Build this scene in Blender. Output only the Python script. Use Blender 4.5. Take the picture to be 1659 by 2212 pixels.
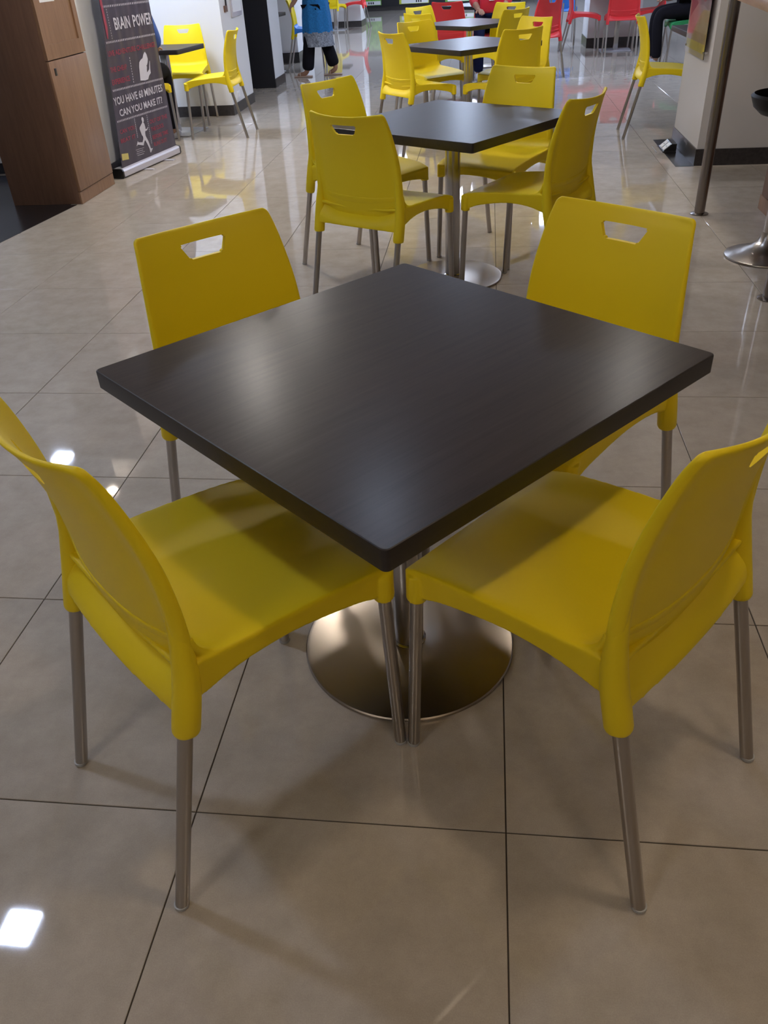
import bpy, bmesh, math, random
from mathutils import Vector, Matrix
random.seed(7)
R = math.radians
scene = bpy.context.scene
for o in list(bpy.data.objects):
    bpy.data.objects.remove(o)
C = scene.collection

# ------------------------------------------------------------------ camera
CAM = Vector((0.5331, -0.9101, 1.3642)); YAW, PITCH, ROLL, FPX = -0.14017, 0.60665, -0.05770, 1743.04
fwd = Vector((math.sin(YAW)*math.cos(PITCH), math.cos(YAW)*math.cos(PITCH), -math.sin(PITCH)))
r0 = Vector((math.cos(YAW), -math.sin(YAW), 0)); u0 = r0.cross(fwd)
rt = r0*math.cos(ROLL) + u0*math.sin(ROLL); up = u0*math.cos(ROLL) - r0*math.sin(ROLL)
cd = bpy.data.cameras.new('camera'); cam = bpy.data.objects.new('camera', cd); C.objects.link(cam)
cam.matrix_world = Matrix(((rt.x, up.x, -fwd.x, CAM.x), (rt.y, up.y, -fwd.y, CAM.y), (rt.z, up.z, -fwd.z, CAM.z), (0, 0, 0, 1)))
cd.sensor_fit = 'VERTICAL'; cd.sensor_height = 24.0; cd.lens = FPX/2212*24.0
cd.clip_start = 0.02; cd.clip_end = 100
scene.camera = cam

# ------------------------------------------------------------------ world, exposure
w = bpy.data.worlds.new('world'); scene.world = w; w.use_nodes = True
w.node_tree.nodes['Background'].inputs[0].default_value = (0.8, 0.85, 1, 1)
w.node_tree.nodes['Background'].inputs[1].default_value = 0.25
vs = scene.view_settings
vs.view_transform = 'Standard'; vs.look = 'None'; vs.gamma = 1.0; vs.use_curve_mapping = False
vs.exposure = 0.0
CEIL = 2.75
WARM = (1.0, 0.80, 0.58); NEUT = (1.0, 0.93, 0.86); COOL = (0.62, 0.74, 1.0)
# ceiling lights: x, y, half size x, half size y, colour, emission strength, label
LIGHTS = [
 (-1.80, 1.08, .085, .085, COOL, 260, 'small square ceiling downlight mirrored in the floor at lower left'),
 (0.00, 2.78, .085, .085, COOL, 130, 'small cool square ceiling downlight between first and second table'),
 (-1.16, 4.60, .085, .085, NEUT, 380, 'small warm square ceiling downlight before the wooden cabinet'),
 (1.60, 4.55, .085, .085, NEUT, 220, 'small square ceiling downlight above the bar counter'),
 (1.20, 0.15, .085, .085, WARM, 105, 'added small warm fill downlight above the lower right chair'),  # added outside the mirrored floor area to lift seat and chair fronts
 (-3.70, 5.78, .085, .085, COOL, 250, 'small cool square ceiling downlight left behind the wooden cabinet'),
 (-1.30, -2.3, .30, .30, NEUT, 20, 'added neutral fill panel behind the camera on the left'),  # unseen soft panel, added to fill the near floor and chairs
 (1.60, -2.0, .30, .30, WARM, 11, 'added warm fill panel behind the camera on the right'),  # added out of view to soften the near shadows
 (-3.90, 2.0, .30, .30, COOL, 9, 'added cool fill panel over the dark floor at the far left'),  # extra soft panel, added out of sight on the left
 (3.70, 0.8, .30, .30, WARM, 7, 'added warm fill panel right of the nearest table'),  # unseen, added for softer light from the right
 (-2.85, 7.40, .30, .22, COOL, 100, 'bright ceiling panel light over the wall niche'),
 (0.10, 16.2, .18, .35, COOL, 150, 'long cool ceiling panel mirrored in the second table top'),
 (0.30, 9.80, .30, .30, COOL, 36, 'added cool fill panel by the fourth table'),  # added for mid-hall brightness where its floor reflection stays hidden
 (-1.25, 6.70, .085, .085, NEUT, 420, 'added small square fill downlight in front of the banner'),  # added to brighten the wall and banner beside the cabinet
 (1.70, 9.6, .30, .30, COOL, 44, 'cool ceiling panel right of the fourth table'),
 (-1.30, 14.6, .30, .30, COOL, 52, 'cool ceiling panel in left row middle of the far hall'),
 (1.50, 14.3, .30, .30, COOL, 50, 'cool ceiling panel in right row middle of the far hall'),
 (-1.30, 19.6, .30, .30, COOL, 60, 'cool ceiling panel in left row end of the far hall'),
 (1.50, 19.6, .30, .30, COOL, 60, 'cool ceiling panel in right row end of the far hall'),
 (0.10, 23.4, .30, .60, COOL, 60, 'long cool ceiling panel before the far counter'),
 (4.20, 11.5, .30, .30, COOL, 60, 'cool ceiling panel far right of the red chairs'),
 (-4.30, 14.5, .30, .30, COOL, 60, 'cool ceiling panel far left behind the wall blocks'),
]

# ------------------------------------------------------------------ helpers
def tag(o, label=None, cat=None, group=None, kind=None):
    if label: o['label'] = label
    if cat: o['category'] = cat
    if group: o['group'] = group
    if kind: o['kind'] = kind
    return o

def mesh_obj(name, me, mat=None, parent=None, loc=None, rotz=None):
    o = bpy.data.objects.new(name, me); C.objects.link(o)
    if mat is not None and not me.materials: me.materials.append(mat)
    if parent is not None: o.parent = parent
    if loc is not None: o.location = loc
    if rotz is not None: o.rotation_euler = (0, 0, rotz)
    return o

def empty(name, loc=(0, 0, 0), rotz=0):
    o = bpy.data.objects.new(name, None); C.objects.link(o)
    o.location = loc; o.rotation_euler = (0, 0, rotz); o.empty_display_size = .1
    return o

def bm_mesh(bm, name='m', smooth=False, angle=None):
    bmesh.ops.recalc_face_normals(bm, faces=bm.faces)
    me = bpy.data.meshes.new(name); bm.to_mesh(me); bm.free()
    if smooth:
        for f in me.polygons: f.use_smooth = True
        if angle is not None:
            me.set_sharp_from_angle(angle=R(angle))
    return me

def add_box(bm, x0, x1, y0, y1, z0, z1, bevel=0.0, seg=2):
    vs_ = [bm.verts.new(v) for v in ((x0,y0,z0),(x1,y0,z0),(x1,y1,z0),(x0,y1,z0),(x0,y0,z1),(x1,y0,z1),(x1,y1,z1),(x0,y1,z1))]
    fs = [bm.faces.new([vs_[i] for i in f]) for f in ((3,2,1,0),(4,5,6,7),(0,1,5,4),(1,2,6,5),(2,3,7,6),(3,0,4,7))]
    if bevel > 0:
        es = list({e for f in fs for e in f.edges})
        bmesh.ops.bevel(bm, geom=es, offset=bevel, segments=seg, profile=.5, affect='EDGES')

def box(name, x0, x1, y0, y1, z0, z1, mat, parent=None, bevel=0.0, **k):
    bm = bmesh.new(); add_box(bm, x0, x1, y0, y1, z0, z1, bevel)
    return mesh_obj(name, bm_mesh(bm, name, smooth=bevel > 0, angle=35), mat, parent, **k)

def add_tube(bm, pts, rad, n=16, caps=True):
    pts = [Vector(p) for p in pts]
    if not hasattr(rad, '__len__'): rad = [rad]*len(pts)
    rings = []; ref = None
    for i, p in enumerate(pts):
        t = (pts[min(i+1, len(pts)-1)] - pts[max(i-1, 0)]).normalized()
        a = ref if ref is not None else (Vector((1,0,0)) if abs(t.x) < .8 else Vector((0,1,0)))
        a = (a - t*a.dot(t)).normalized(); ref = a; b = t.cross(a)
        rings.append([bm.verts.new(p + (a*math.cos(2*math.pi*k/n) + b*math.sin(2*math.pi*k/n))*rad[i]) for k in range(n)])
    for q, s in zip(rings, rings[1:]):
        for k in range(n): bm.faces.new((q[k], q[(k+1) % n], s[(k+1) % n], s[k]))
    if caps:
        bm.faces.new(rings[0][::-1]); bm.faces.new(rings[-1])

def tube(name, pts, rad, mat, parent=None, n=16):
    bm = bmesh.new(); add_tube(bm, pts, rad, n)
    return mesh_obj(name, bm_mesh(bm, name, True, 40), mat, parent)

def lathe(name, prof, mat, parent=None, n=64, loc=None, angle=35):
    bm = bmesh.new(); rings = []
    for r, z in prof:
        rings.append([bm.verts.new((r*math.cos(2*math.pi*k/n), r*math.sin(2*math.pi*k/n), z)) for k in range(n)] if r > 1e-6 else [bm.verts.new((0, 0, z))])
    for a, b in zip(rings, rings[1:]):
        for k in range(n):
            q = (a[k % len(a)], a[(k+1) % len(a)], b[(k+1) % len(b)], b[k % len(b)])
            q = list(dict.fromkeys(q))
            if len(q) > 2: bm.faces.new(q)
    return mesh_obj(name, bm_mesh(bm, name, True, angle), mat, parent, loc=loc)

def grid_solid(bm, F, B, nu, nv):
    """closed solid between the surfaces F(u,v) and B(u,v), u,v in 0..1"""
    f = [[bm.verts.new(F(i/nu, j/nv)) for j in range(nv+1)] for i in range(nu+1)]
    b = [[bm.verts.new(B(i/nu, j/nv)) for j in range(nv+1)] for i in range(nu+1)]
    for i in range(nu):
        for j in range(nv):
            bm.faces.new((f[i][j], f[i+1][j], f[i+1][j+1], f[i][j+1]))
            bm.faces.new((b[i][j+1], b[i+1][j+1], b[i+1][j], b[i][j]))
    for i in range(nu):
        bm.faces.new((b[i][0], b[i+1][0], f[i+1][0], f[i][0])); bm.faces.new((f[i][nv], f[i+1][nv], b[i+1][nv], b[i][nv]))
    for j in range(nv):
        bm.faces.new((f[0][j], f[0][j+1], b[0][j+1], b[0][j])); bm.faces.new((b[nu][j], b[nu][j+1], f[nu][j+1], f[nu][j]))

def lerp_tab(tab, z):
    tab = sorted(tab)
    if z <= tab[0][0]: return tab[0][1]
    for (a, p), (b, q) in zip(tab, tab[1:]):
        if z <= b:
            t = (z-a)/(b-a); return p + (q-p)*t
    return tab[-1][1]

def cat_tab(tab, z):
    """smooth (cosine-free Catmull-Rom) table lookup"""
    tab = sorted(tab); n = len(tab)
    if z <= tab[0][0]: return tab[0][1]
    if z >= tab[-1][0]: return tab[-1][1]
    for i in range(n-1):
        if z <= tab[i+1][0]:
            x0, y0 = tab[i]; x1, y1 = tab[i+1]
            m0 = (y1 - tab[i-1][1])/(x1 - tab[i-1][0]) if i > 0 else (y1-y0)/(x1-x0)
            m1 = (tab[i+2][1] - y0)/(tab[i+2][0] - x0) if i+2 < n else (y1-y0)/(x1-x0)
            h = x1-x0; t = (z-x0)/h
            return (2*t**3-3*t*t+1)*y0 + (t**3-2*t*t+t)*h*m0 + (-2*t**3+3*t*t)*y1 + (t**3-t*t)*h*m1

def sstep(a, b, x):
    t = max(0, min(1, (x-a)/(b-a))); return t*t*(3-2*t)

def baked(bm, mods, name):
    """evaluate modifiers on a temporary object and return the plain mesh"""
    bmesh.ops.recalc_face_normals(bm, faces=bm.faces)
    me = bpy.data.meshes.new('tmp'); bm.to_mesh(me); bm.free()
    ob = bpy.data.objects.new('tmp', me); C.objects.link(ob)
    extra = []
    for m in mods: extra += m(ob) or []
    dg = bpy.context.evaluated_depsgraph_get(); dg.update()
    out = bpy.data.meshes.new_from_object(ob.evaluated_get(dg)); out.name = name
    bpy.data.objects.remove(ob); bpy.data.meshes.remove(me)
    for e in extra: bpy.data.objects.remove(e)
    for f in out.polygons: f.use_smooth = True
    return out

def remesh(vox, it=4):
    def m(ob):
        r = ob.modifiers.new('r', 'REMESH'); r.mode = 'VOXEL'; r.voxel_size = vox; r.adaptivity = 0; r.use_smooth_shade = True
        s = ob.modifiers.new('s', 'SMOOTH'); s.factor = .5; s.iterations = it
    return m

def copy_tree(o, parent=None):
    c = o.copy(); C.objects.link(c)
    if parent is not None: c.parent = parent
    for ch in o.children: copy_tree(ch, c)
    return c

# ------------------------------------------------------------------ materials
def mat(name, col, rough=.5, metal=0.0, spec=.5, bump=None, vary=None, emit=None, alpha=None, coat=0, trans=0, aniso=0):
    m = bpy.data.materials.new(name); m.use_nodes = True; nt = m.node_tree; b = nt.nodes['Principled BSDF']
    b.inputs['Base Color'].default_value = (*col, 1); b.inputs['Roughness'].default_value = rough
    b.inputs['Metallic'].default_value = metal; b.inputs['Specular IOR Level'].default_value = spec
    b.inputs['Coat Weight'].default_value = coat; b.inputs['Transmission Weight'].default_value = trans
    if emit: b.inputs['Emission Color'].default_value = (*emit[0], 1); b.inputs['Emission Strength'].default_value = emit[1]
    tc = nt.nodes.new('ShaderNodeTexCoord')
    if vary:   # scale, amount, (sx,sy,sz)
        mp = nt.nodes.new('ShaderNodeMapping'); mp.inputs['Scale'].default_value = vary[2]
        nt.links.new(tc.outputs['Object'], mp.inputs[0])
        n = nt.nodes.new('ShaderNodeTexNoise'); n.inputs['Scale'].default_value = vary[0]; n.inputs['Detail'].default_value = 6; n.inputs['Roughness'].default_value = .65
        nt.links.new(mp.outputs[0], n.inputs['Vector'])
        rp = nt.nodes.new('ShaderNodeValToRGB'); a = vary[1]
        rp.color_ramp.elements[0].position = .3; rp.color_ramp.elements[1].position = .7
        rp.color_ramp.elements[0].color = (*[max(0, c*(1-a)) for c in col], 1); rp.color_ramp.elements[1].color = (*[min(1, c*(1+a)) for c in col], 1)
        nt.links.new(n.outputs[0], rp.inputs[0]); nt.links.new(rp.outputs[0], b.inputs['Base Color'])
    if bump:   # scale, strength, distance
        n2 = nt.nodes.new('ShaderNodeTexNoise'); n2.inputs['Scale'].default_value = bump[0]; n2.inputs['Detail'].default_value = 3
        nt.links.new(tc.outputs['Object'], n2.inputs['Vector'])
        bp = nt.nodes.new('ShaderNodeBump'); bp.inputs['Strength'].default_value = bump[1]; bp.inputs['Distance'].default_value = bump[2]
        nt.links.new(n2.outputs[0], bp.inputs['Height']); nt.links.new(bp.outputs[0], b.inputs['Normal'])
    if aniso:
        b.inputs['Anisotropic'].default_value = aniso
        tg = nt.nodes.new('ShaderNodeTangent'); tg.direction_type = 'RADIAL'; tg.axis = 'Z'
        nt.links.new(tg.outputs[0], b.inputs['Tangent'])
    return m

def tile_mat():
    m = bpy.data.materials.new('polished_beige_tile'); m.use_nodes = True; nt = m.node_tree; b = nt.nodes['Principled BSDF']
    tc = nt.nodes.new('ShaderNodeTexCoord'); oi = nt.nodes.new('ShaderNodeObjectInfo')
    def noise(scale, det, rough=.6):
        n = nt.nodes.new('ShaderNodeTexNoise'); n.inputs['Scale'].default_value = scale; n.inputs['Detail'].default_value = det; n.inputs['Roughness'].default_value = rough
        ad = nt.nodes.new('ShaderNodeVectorMath'); ad.operation = 'ADD'
        ml = nt.nodes.new('ShaderNodeVectorMath'); ml.operation = 'SCALE'; ml.inputs[0].default_value = (37, 19, 0)
        nt.links.new(oi.outputs['Random'], ml.inputs['Scale']); nt.links.new(tc.outputs['Object'], ad.inputs[0]); nt.links.new(ml.outputs[0], ad.inputs[1])
        nt.links.new(ad.outputs[0], n.inputs['Vector']); return n
    n1 = noise(9, 8, .7); n2 = noise(420, 2)
    mx = nt.nodes.new('ShaderNodeMath'); mx.operation = 'MULTIPLY_ADD'; mx.inputs[1].default_value = .45
    nt.links.new(n2.outputs[0], mx.inputs[0]); nt.links.new(n1.outputs[0], mx.inputs[2])
    rp = nt.nodes.new('ShaderNodeValToRGB'); rp.color_ramp.elements[0].position = .42; rp.color_ramp.elements[1].position = 1.0
    rp.color_ramp.elements[0].color = (.345, .297, .246, 1); rp.color_ramp.elements[1].color = (.50, .442, .378, 1)
    nt.links.new(mx.outputs[0], rp.inputs[0]); nt.links.new(rp.outputs[0], b.inputs['Base Color'])
    b.inputs['Roughness'].default_value = .035; b.inputs['Specular IOR Level'].default_value = .55
    return m

def wood_mat(name, c0, c1, rough, scale=(3, 60, 3), spec=.5):
    m = bpy.data.materials.new(name); m.use_nodes = True; nt = m.node_tree; b = nt.nodes['Principled BSDF']
    tc = nt.nodes.new('ShaderNodeTexCoord'); mp = nt.nodes.new('ShaderNodeMapping'); mp.inputs['Scale'].default_value = scale
    nt.links.new(tc.outputs['Object'], mp.inputs[0])
    n = nt.nodes.new('ShaderNodeTexNoise'); n.inputs['Scale'].default_value = 1.6; n.inputs['Detail'].default_value = 8; n.inputs['Roughness'].default_value = .7; n.inputs['Distortion'].default_value = .4
    nt.links.new(mp.outputs[0], n.inputs['Vector'])
    rp = nt.nodes.new('ShaderNodeValToRGB'); rp.color_ramp.elements[0].position = .32; rp.color_ramp.elements[1].position = .72
    rp.color_ramp.elements[0].color = (*c0, 1); rp.color_ramp.elements[1].color = (*c1, 1)
    nt.links.new(n.outputs[0], rp.inputs[0]); nt.links.new(rp.outputs[0], b.inputs['Base Color'])
    mr = nt.nodes.new('ShaderNodeMapRange'); mr.inputs['To Min'].default_value = rough-.015; mr.inputs['To Max'].default_value = rough+.03
    nt.links.new(n.outputs[0], mr.inputs[0])
    if rough > .3: nt.links.new(mr.outputs[0], b.inputs['Roughness'])
    else: b.inputs['Roughness'].default_value = rough
    bp = nt.nodes.new('ShaderNodeBump'); bp.inputs['Strength'].default_value = .03; bp.inputs['Distance'].default_value = .0002
    nt.nodes.remove(bp)
    b.inputs['Specular IOR Level'].default_value = spec
    return m

M = dict(
 yellow=mat('yellow_plastic', (.83, .625, .009), .5, spec=.28, bump=(900, .12, .0004)),
 red=mat('red_plastic', (.72, .03, .035), .42, bump=(900, .12, .0004)),
 blue=mat('blue_plastic', (.03, .22, .72), .42, bump=(900, .12, .0004)),
 green=mat('green_plastic', (.02, .25, .08), .42),
 alu=mat('satin_aluminium', (.42, .39, .36), .30, 1.0, bump=(300, .05, .0003)),
 steel=mat('brushed_steel', (.36, .305, .25), .28, 1.0, aniso=.55),
 chrome=mat('steel_tube', (.52, .50, .48), .22, 1.0),
 darksteel=mat('dark_steel_tube', (.26, .235, .22), .25, 1.0),
 glide=mat('grey_glide', (.42, .42, .42), .5),
 darkwood=wood_mat('dark_wenge_laminate', (.027, .0185, .0150), (.043, .030, .024), .42, (3, 55, 3), .04),
 edge=wood_mat('dark_edge_band', (.013, .0095, .008), (.026, .019, .016), .38, (4, 40, 40)),
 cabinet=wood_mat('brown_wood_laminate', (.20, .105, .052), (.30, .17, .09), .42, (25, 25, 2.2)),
 cabinet_dark=wood_mat('brown_wood_side', (.125, .062, .035), (.18, .092, .052), .45, (25, 25, 2.2)),  # wood darkened so the cabinet side carries its shade in the colour
 barwood=wood_mat('tan_wood', (.34, .20, .11), (.46, .29, .17), .4, (30, 3, 30)),
 tile=tile_mat(),
 grout=mat('dark_grout', (.045, .033, .024), .9),
 granite=mat('black_granite', (.012, .011, .012), .22, spec=.35, vary=(60, .6, (1, 1, 1))),
 skirting=mat('dark_skirting', (.035, .030, .029), .30, vary=(40, .4, (1, 1, 1))),
 white=mat('white_paint', (.72, .71, .70), .55, bump=(90, .05, .001)),
 warmwhite=mat('cream_paint', (.56, .53, .50), .55, bump=(90, .05, .001)),
 ceiling=mat('ceiling_paint', (.55, .54, .53), .8),
 black=mat('black_panel', (.008, .008, .012), .35),
 blackplastic=mat('black_plastic', (.012, .011, .011), .32),
 leather=mat('black_leather', (.007, .006, .006), .5, spec=.15, bump=(250, .25, .0006)),
 silver=mat('silver_base', (.62, .60, .66), .35, .3),
 banner=mat('banner_print', (.065, .055, .080), .30),
 printwhite=mat('print_white', (.62, .60, .66), .5),
 printred=mat('print_red', (.33, .045, .075), .5),
 printyellow=mat('print_yellow', (.62, .52, .16), .5),
 paper=mat('white_paper', (.75, .75, .76), .7),
 lampframe=mat('white_lamp_frame', (.8, .8, .8), .4),
 skin=mat('brown_skin', (.30, .16, .10), .5),
 hair=mat('black_hair', (.010, .008, .008), .5),
 kurta=mat('blue_cloth', (.01, .15, .38), .85, vary=(60, .35, (1, 1, 1))),
 kurtaprint=mat('grey_printed_cloth', (.22, .24, .28), .8, vary=(55, .8, (1, 1, 1))),
 blackcloth=mat('black_cloth', (.010, .009, .012), .9, spec=.1),
 navycloth=mat('navy_cloth', (.010, .014, .045), .9, spec=.1),
 shirtblue=mat('blue_shirt_cloth', (.05, .11, .36), .8),
 redcloth=mat('red_cloth', (.45, .02, .03), .7),
 sandal=mat('tan_sandal', (.35, .24, .18), .6),
 shoe=mat('grey_shoe', (.35, .35, .38), .6),
 redbag=mat('red_leather', (.50, .015, .035), .25),
 sage=mat('green_poster', (.18, .42, .06), .5, vary=(9, .5, (1, 1, 1))),
 lime=mat('lime_poster', (.50, .55, .06), .5, vary=(9, .4, (1, 1, 1))),
 mauve=mat('mauve_poster', (.40, .25, .27), .45, vary=(7, .35, (1, 1, 1))),
 posterlight=mat('pale_pink_print', (.52, .38, .36), .45, vary=(9, .2, (1, 1, 1))),
 posterpurple=mat('purple_print', (.16, .09, .15), .45),
 posterred=mat('red_print', (.55, .10, .11), .45),
 posteryellow=mat('yellow_print', (.58, .48, .10), .45, vary=(14, .25, (1, 1, 1))),
 acrylic=mat('clear_acrylic', (.97, .97, .98), .05, trans=1.0),
 seatblue=mat('pale_plate', (.42, .43, .46), .3),
)
for k_, v_ in (('Coat Weight', .2), ('Coat Roughness', .25)): M['darkwood'].node_tree.nodes['Principled BSDF'].inputs[k_].default_value = v_
M['acrylic'].node_tree.nodes['Principled BSDF'].inputs['IOR'].default_value = 1.2

# ------------------------------------------------------------------ the setting
FX0, FX1, FY0, FY1 = -6.0, 6.0, -4.2, 27.0
floor = tag(box('floor', FX0, FX1, FY0, FY1, -.06, -.0025, M['grout']), kind='structure', label='polished beige tiled floor with thin dark joints')
T = .6; G = .0013
bm = bmesh.new(); add_box(bm, G, T-G, G, T-G, -.012, 0)
top = [f for f in bm.faces if all(abs(v.co.z) < 1e-6 for v in f.verts)][0]
bmesh.ops.bevel(bm, geom=list(top.edges), offset=.0009, segments=1, affect='EDGES')
tile_me = bm_mesh(bm, 'tile'); tile_me.materials.append(M['tile'])
single = set()
for j in range(-2, 20):
    for i in range(-5, 5):
        if len(single) < 298: single.add((i, j))
drop = set()
for i, j in single:
    if i == -5 and j < 4: drop.add((i, j))
single -= drop
for i, j in sorted(single, key=lambda t: (t[1], t[0])):
    o = mesh_obj('tile', tile_me, None, floor, (i*T, j*T, 0))
bm = bmesh.new()
for i in range(-10, 10):
    for j in range(-7, 45):
        if (i, j) in single: continue
        add_box(bm, i*T+G, i*T+T-G, j*T+G, j*T+T-G, -.012, 0)
tag(mesh_obj('tile_field', bm_mesh(bm), M['tile'], floor), kind='stuff')

tag(box('ceiling', FX0, FX1, FY0, FY1, CEIL, CEIL+.1, M['ceiling']), kind='structure')
tag(box('wall_left', FX0-.1, FX0, FY0, FY1, -.06, CEIL, M['white']), kind='structure')
tag(box('wall_right', FX1, FX1+.1, FY0, FY1, -.06, CEIL, M['white']), kind='structure')
tag(box('wall_back', FX0, FX1, FY1, FY1+.1, -.06, CEIL, M['white']), kind='structure')
tag(box('wall_front', FX0, FX1, FY0-.1, FY0, -.06, CEIL, M['warmwhite']), kind='structure')

def block(name, x0, x1, y0, y1, m, sk=.10, sides='flr'):
    """wall block with a dark skirting on the listed faces (f front, l left, r right)"""
    b = tag(box(name, x0, x1, y0, y1, 0, CEIL, m), kind='structure')
    t = .008
    if 'f' in sides: box('skirting', x0-t, x1+t, y0-t, y0, 0, sk, M['skirting'], b)
    if 'l' in sides: box('skirting', x0-t, x0, y0, y1+t, 0, sk, M['skirting'], b)
    if 'r' in sides: box('skirting', x1, x1+t, y0, y1+t, 0, sk, M['skirting'], b)
    return b
block('wall_column_banner', -2.95, -2.376, 5.37, 6.30, M['white'], .10, 'r')
nw = block('wall_niche', -4.2, -2.14, 8.36, 9.27, M['white'], .10, 'fr')
bw = block('wall_block_dark', -4.2, -2.14, 10.42, 11.0, M['white'], .10, 'r')
box('black_panel', -3.0, -2.136, 10.40, 10.42, 0, CEIL, M['black'], bw)
block('wall_block_left', -4.2, -2.38, 13.2, 14.4, M['white'], .14, 'fr')
block('wall_block_far', -4.0, -2.28, 19.9, 20.7, M['white'], .12, 'fr')
cr = block('wall_column_right', 2.02, 4.2, 5.44, 6.30, M['warmwhite'], .11, 'fl')
block('wall_column_far_right', 2.03, 2.80, 13.52, 14.3, M['white'], .13, 'flr')
# dark granite borders laid in the floor
tag(box('floor_border_right', 1.885, 2.012, 5.42, 6.40, -.002, .0015, M['granite']), kind='structure')
bm = bmesh.new()
poly = [(-2.315, 4.72), (-2.57, 2.7), (-6.0, 2.7), (-6.0, 5.72), (-2.96, 5.72), (-2.96, 5.365), (-2.366, 5.365), (-2.366, 4.72)]
lo = [bm.verts.new((x, y, -.002)) for x, y in poly]; hi = [bm.verts.new((x, y, .0015)) for x, y in poly]
bm.faces.new(hi); bm.faces.new(lo[::-1])
for k in range(len(poly)): bm.faces.new((lo[k], lo[(k+1) % len(poly)], hi[(k+1) % len(poly)], hi[k]))
tag(mesh_obj('floor_border_left', bm_mesh(bm), M['granite']), kind='structure')
bench = empty('low_white_bench', (-3.6, 5.95, 0)); tag(bench, 'low white bench on black plinth left behind the wooden cabinet', 'bench')
box('plinth', -.75, .22, -.16, .2, 0.0016, .09, M['black'], bench)
box('bench_body', -.8, .25, -.2, .2, .09, .24, M['white'], bench, .004)
box('bench_top', -.82, .27, -.22, .22, .24, .275, M['paper'], bench, .005)

# ------------------------------------------------------------------ ceiling lights
for k, (x, y, hx, hy, col, st, lab) in enumerate(LIGHTS):
    t = tag(empty('ceiling_light', (x, y, CEIL)), lab, 'ceiling light', 'ceiling lights of the food court')
    bm = bmesh.new(); e = .018
    for a in ((-hx-e, -hx, -hy-e, hy+e), (hx, hx+e, -hy-e, hy+e), (-hx, hx, -hy-e, -hy), (-hx, hx, hy, hy+e)):
        add_box(bm, *a, -.012, -.0005)
    mesh_obj('lamp_frame', bm_mesh(bm), M['lampframe'], t)
    em = bpy.data.materials.new('lamp_glow'); em.use_nodes = True; nt = em.node_tree; nt.nodes.clear()
    e1 = nt.nodes.new('ShaderNodeEmission'); e1.inputs[0].default_value = (*col, 1); e1.inputs[1].default_value = st
    oo = nt.nodes.new('ShaderNodeOutputMaterial'); nt.links.new(e1.outputs[0], oo.inputs[0])
    box('diffuser', -hx, hx, -hy, hy, -.008, -.0005, em, t)
sp = tag(empty('spotlight', (-2.93, 5.20, CEIL)), 'small round warm ceiling spotlight mirrored beside the near left chair', 'ceiling light')
lathe('lamp_frame', [(.045, -.0005), (.062, -.0005), (.062, -.012), (.047, -.014), (.045, -.0005)], M['lampframe'], sp, 32)
em = bpy.data.materials.new('spot_glow'); em.use_nodes = True; nt = em.node_tree; nt.nodes.clear()
e1 = nt.nodes.new('ShaderNodeEmission'); e1.inputs[0].default_value = (1, .85, .7, 1); e1.inputs[1].default_value = 160
oo = nt.nodes.new('ShaderNodeOutputMaterial'); nt.links.new(e1.outputs[0], oo.inputs[0])
lathe('diffuser', [(0, -.009), (.045, -.009), (.045, -.002), (0, -.002)], em, sp, 32)

# ------------------------------------------------------------------ the plastic chair (local: x right, y forward, z up)
ZT = .862
ZB = .452
CORNER = [(.452, -.119), (.478, -.1205), (.54, -.121), (.62, -.125), (.69, -.134), (.76, -.151), (.827, -.173), (ZT, -.190)]
SAG = [(.452, .014), (.478, .022), (.54, .032), (.62, .037), (.76, .040), (ZT, .042)]
YC = [(z/1000, cat_tab(CORNER, z/1000) - cat_tab(SAG, z/1000)) for z in range(452, 863, 8)] + [(ZT, -.232)]
HW = [(.452, .213), (.478, .214), (.54, .214), (.62, .211), (.70, .204), (.80, .190), (ZT, .178)]
def back_hw(z):
    h = cat_tab(HW, z); r = .013
    if z > ZT-r: h = h - r + math.sqrt(max(0, r*r - (z-(ZT-r))**2))
    return h
def slot_cut(ob):
    bm = bmesh.new()
    top_, bot, z1, z0 = .0635, .0445, .8195, .7835
    vs_ = [bm.verts.new((x, y, z)) for y in (-.30, -.10) for x, z in ((-bot, z0), (bot, z0), (top_, z1), (-top_, z1))]
    for f in ((0,1,2,3), (7,6,5,4), (0,4,5,1), (1,5,6,2), (2,6,7,3), (3,7,4,0)): bm.faces.new([vs_[i] for i in f])
    bmesh.ops.bevel(bm, geom=[e for e in bm.edges if abs(e.verts[0].co.y-e.verts[1].co.y) > .1], offset=.005, segments=3, affect='EDGES')
    bmesh.ops.recalc_face_normals(bm, faces=bm.faces)
    me = bpy.data.meshes.new('cut'); bm.to_mesh(me); bm.free()
    c = bpy.data.objects.new('cut', me); C.objects.link(c)
    b = ob.modifiers.new('b', 'BOOLEAN'); b.object = c; b.operation = 'DIFFERENCE'; b.solver = 'EXACT'
    return [c]
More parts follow.
